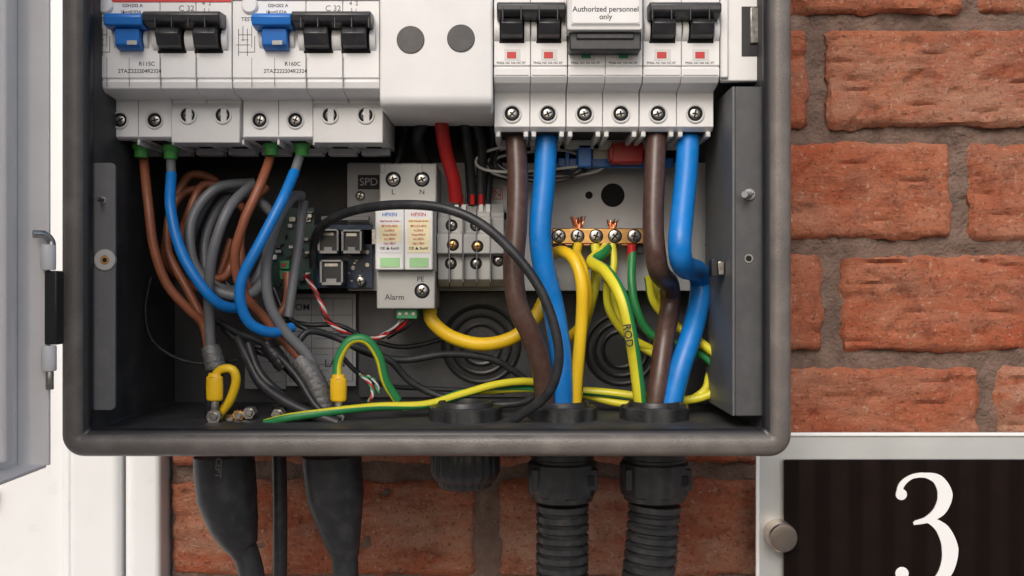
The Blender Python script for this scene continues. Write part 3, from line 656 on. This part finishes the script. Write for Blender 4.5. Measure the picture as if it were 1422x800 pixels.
# ================= HOUSE SIGN
g=group('house_number_sign'); ys=104
rplate(g,'back_plate',1050,601,1900,1100,1.0,ys,3,'signf',0.5)
for a,b_,c,d in((1050,601,1900,606),(1050,606.5,1055,1100)): box(g,'plate_edge',a,b_,c,d,ys-1.5,1.6,'three',0.5)
rplate(g,'front_panel',1088,638,1860,1060,1.0,ys-5,3,'signb',0.3)
for px,py in((1088,748),(1088,1040)):
    c=V(px,py,ys-14); lathe(g,'standoff',c,'y',[(8.6,20),(8.6,1.2),(7.8,0.2),(6,0)],'nickel',36)
def ribbon(pts,ws,y,closed=False):
    P=[Vector((X(a,y),0,Z(b_,y))) for a,b_ in pts]; C=cr(P,0.8); v=[];f=[]
    n=len(C)
    for i,(c,t) in enumerate(C):
        T=(C[min(i+1,n-1)][0]-C[max(i-1,0)][0]).normalized(); nn=Vector((-T[2],0,T[0])); k=min(int(t),len(ws)-2); w=(ws[k]+(ws[k+1]-ws[k])*(t-k))*0.5*0.36*(500+y)/500
        for s in(-1,1):
            q=c+nn*w*s; v.append((q[0],y-0.5,q[2])); v.append((q[0],y,q[2]))
    for i in range(n-1):
        a=i*4; b_=a+4; f+=[(a,a+2,b_+2,b_),(a,b_,b_+1,a+1),(a+2,a+3,b_+3,b_+2)]
    mesh('numeral_3',g,v,f,'three',ang=80)
yn=ys-5.1
ribbon([(1248,688),(1252,673),(1266,662),(1285,660),(1303,667),(1312,687),(1305,708),(1288,721),(1268,727)],[9,8,6,7,15,21,17,9,4],yn)
ribbon([(1270,725),(1290,723),(1309,736),(1319,763),(1313,793),(1294,812),(1272,817),(1254,808),(1248,796)],[4,8,18,23,19,10,6,7,11],yn-0.03)
disc(g,'numeral_3_ball',1252,687,yn-0.55,3.4,0.6,'three'); disc(g,'numeral_3_ball',1253,797,yn-0.55,4.0,0.6,'three')

# ================= SURROUNDINGS
M['ground']=mat('paving',(0.33,0.315,0.29),0.9,var=0.2,vs=6,bump=0.6,bs=120,bd=0.004)
mesh('ground',None,[(-60000,-60000,0),(60000,-60000,0),(60000,60000,0),(-60000,60000,0)],[(0,1,2,3)],'ground')
M['fence']=mat('fence_timber',(0.24,0.14,0.09),0.85,var=0.3,vs=12,bump=0.5,bs=60,bd=0.002)
M['fence_dark']=mat('added_fence_backing',(0.035,0.022,0.016),0.85,var=0.2,vs=12)
fn=group('added_reflection_fence')  # unseen fence, added behind the camera to put stripes in the sign reflection
for k in range(60):
    xx=-2600+k*118; wbox(fn,'board',xx,xx+62+random.uniform(-6,6),-3000,-2982,30,1300+random.uniform(-8,8),'fence',2)
wbox(fn,'backing_board',-2600,4500,-3025,-3003,30,1280,'fence_dark',2)  # dark sheet behind the slats of the added fence
for z_ in(350,1050): wbox(fn,'rail',-2600,4500,-3065,-3026,z_,z_+80,'fence',2)
# ================= LIGHT
w=bpy.data.worlds.new('World'); scene.world=w; w.use_nodes=True
bg=w.node_tree.nodes['Background']; sk=w.node_tree.nodes.new('ShaderNodeTexSky'); sk.sky_type='NISHITA'; sk.sun_disc=False
el,az=math.radians(37),math.radians(194)
sk.sun_elevation=el; sk.sun_rotation=az; sk.air_density=1.0; sk.dust_density=4.0; sk.ozone_density=1.2
w.node_tree.links.new(sk.outputs[0],bg.inputs['Color']); bg.inputs['Strength'].default_value=0.148
sl=bpy.data.lights.new('sun','SUN'); sl.energy=1.5; sl.angle=math.radians(28); sl.color=(1,0.97,0.93)
so=bpy.data.objects.new('sun',sl); scene.collection.objects.link(so)
d=Vector((math.sin(az)*math.cos(el),math.cos(az)*math.cos(el),math.sin(el)))
so.rotation_euler=d.to_track_quat('Z','Y').to_euler(); so.location=(0,-3,4)
scene.view_settings.view_transform='Standard'; scene.view_settings.look='None'; scene.view_settings.exposure=0
cam=bpy.data.cameras.new('camera'); co=bpy.data.objects.new('camera',cam); scene.collection.objects.link(co); scene.camera=co
co.location=(0,-0.5,H*S); co.rotation_euler=(math.pi/2,0,0); cam.sensor_width=36; cam.lens=36*500/(1422*0.36); cam.clip_start=0.01; cam.clip_end=300
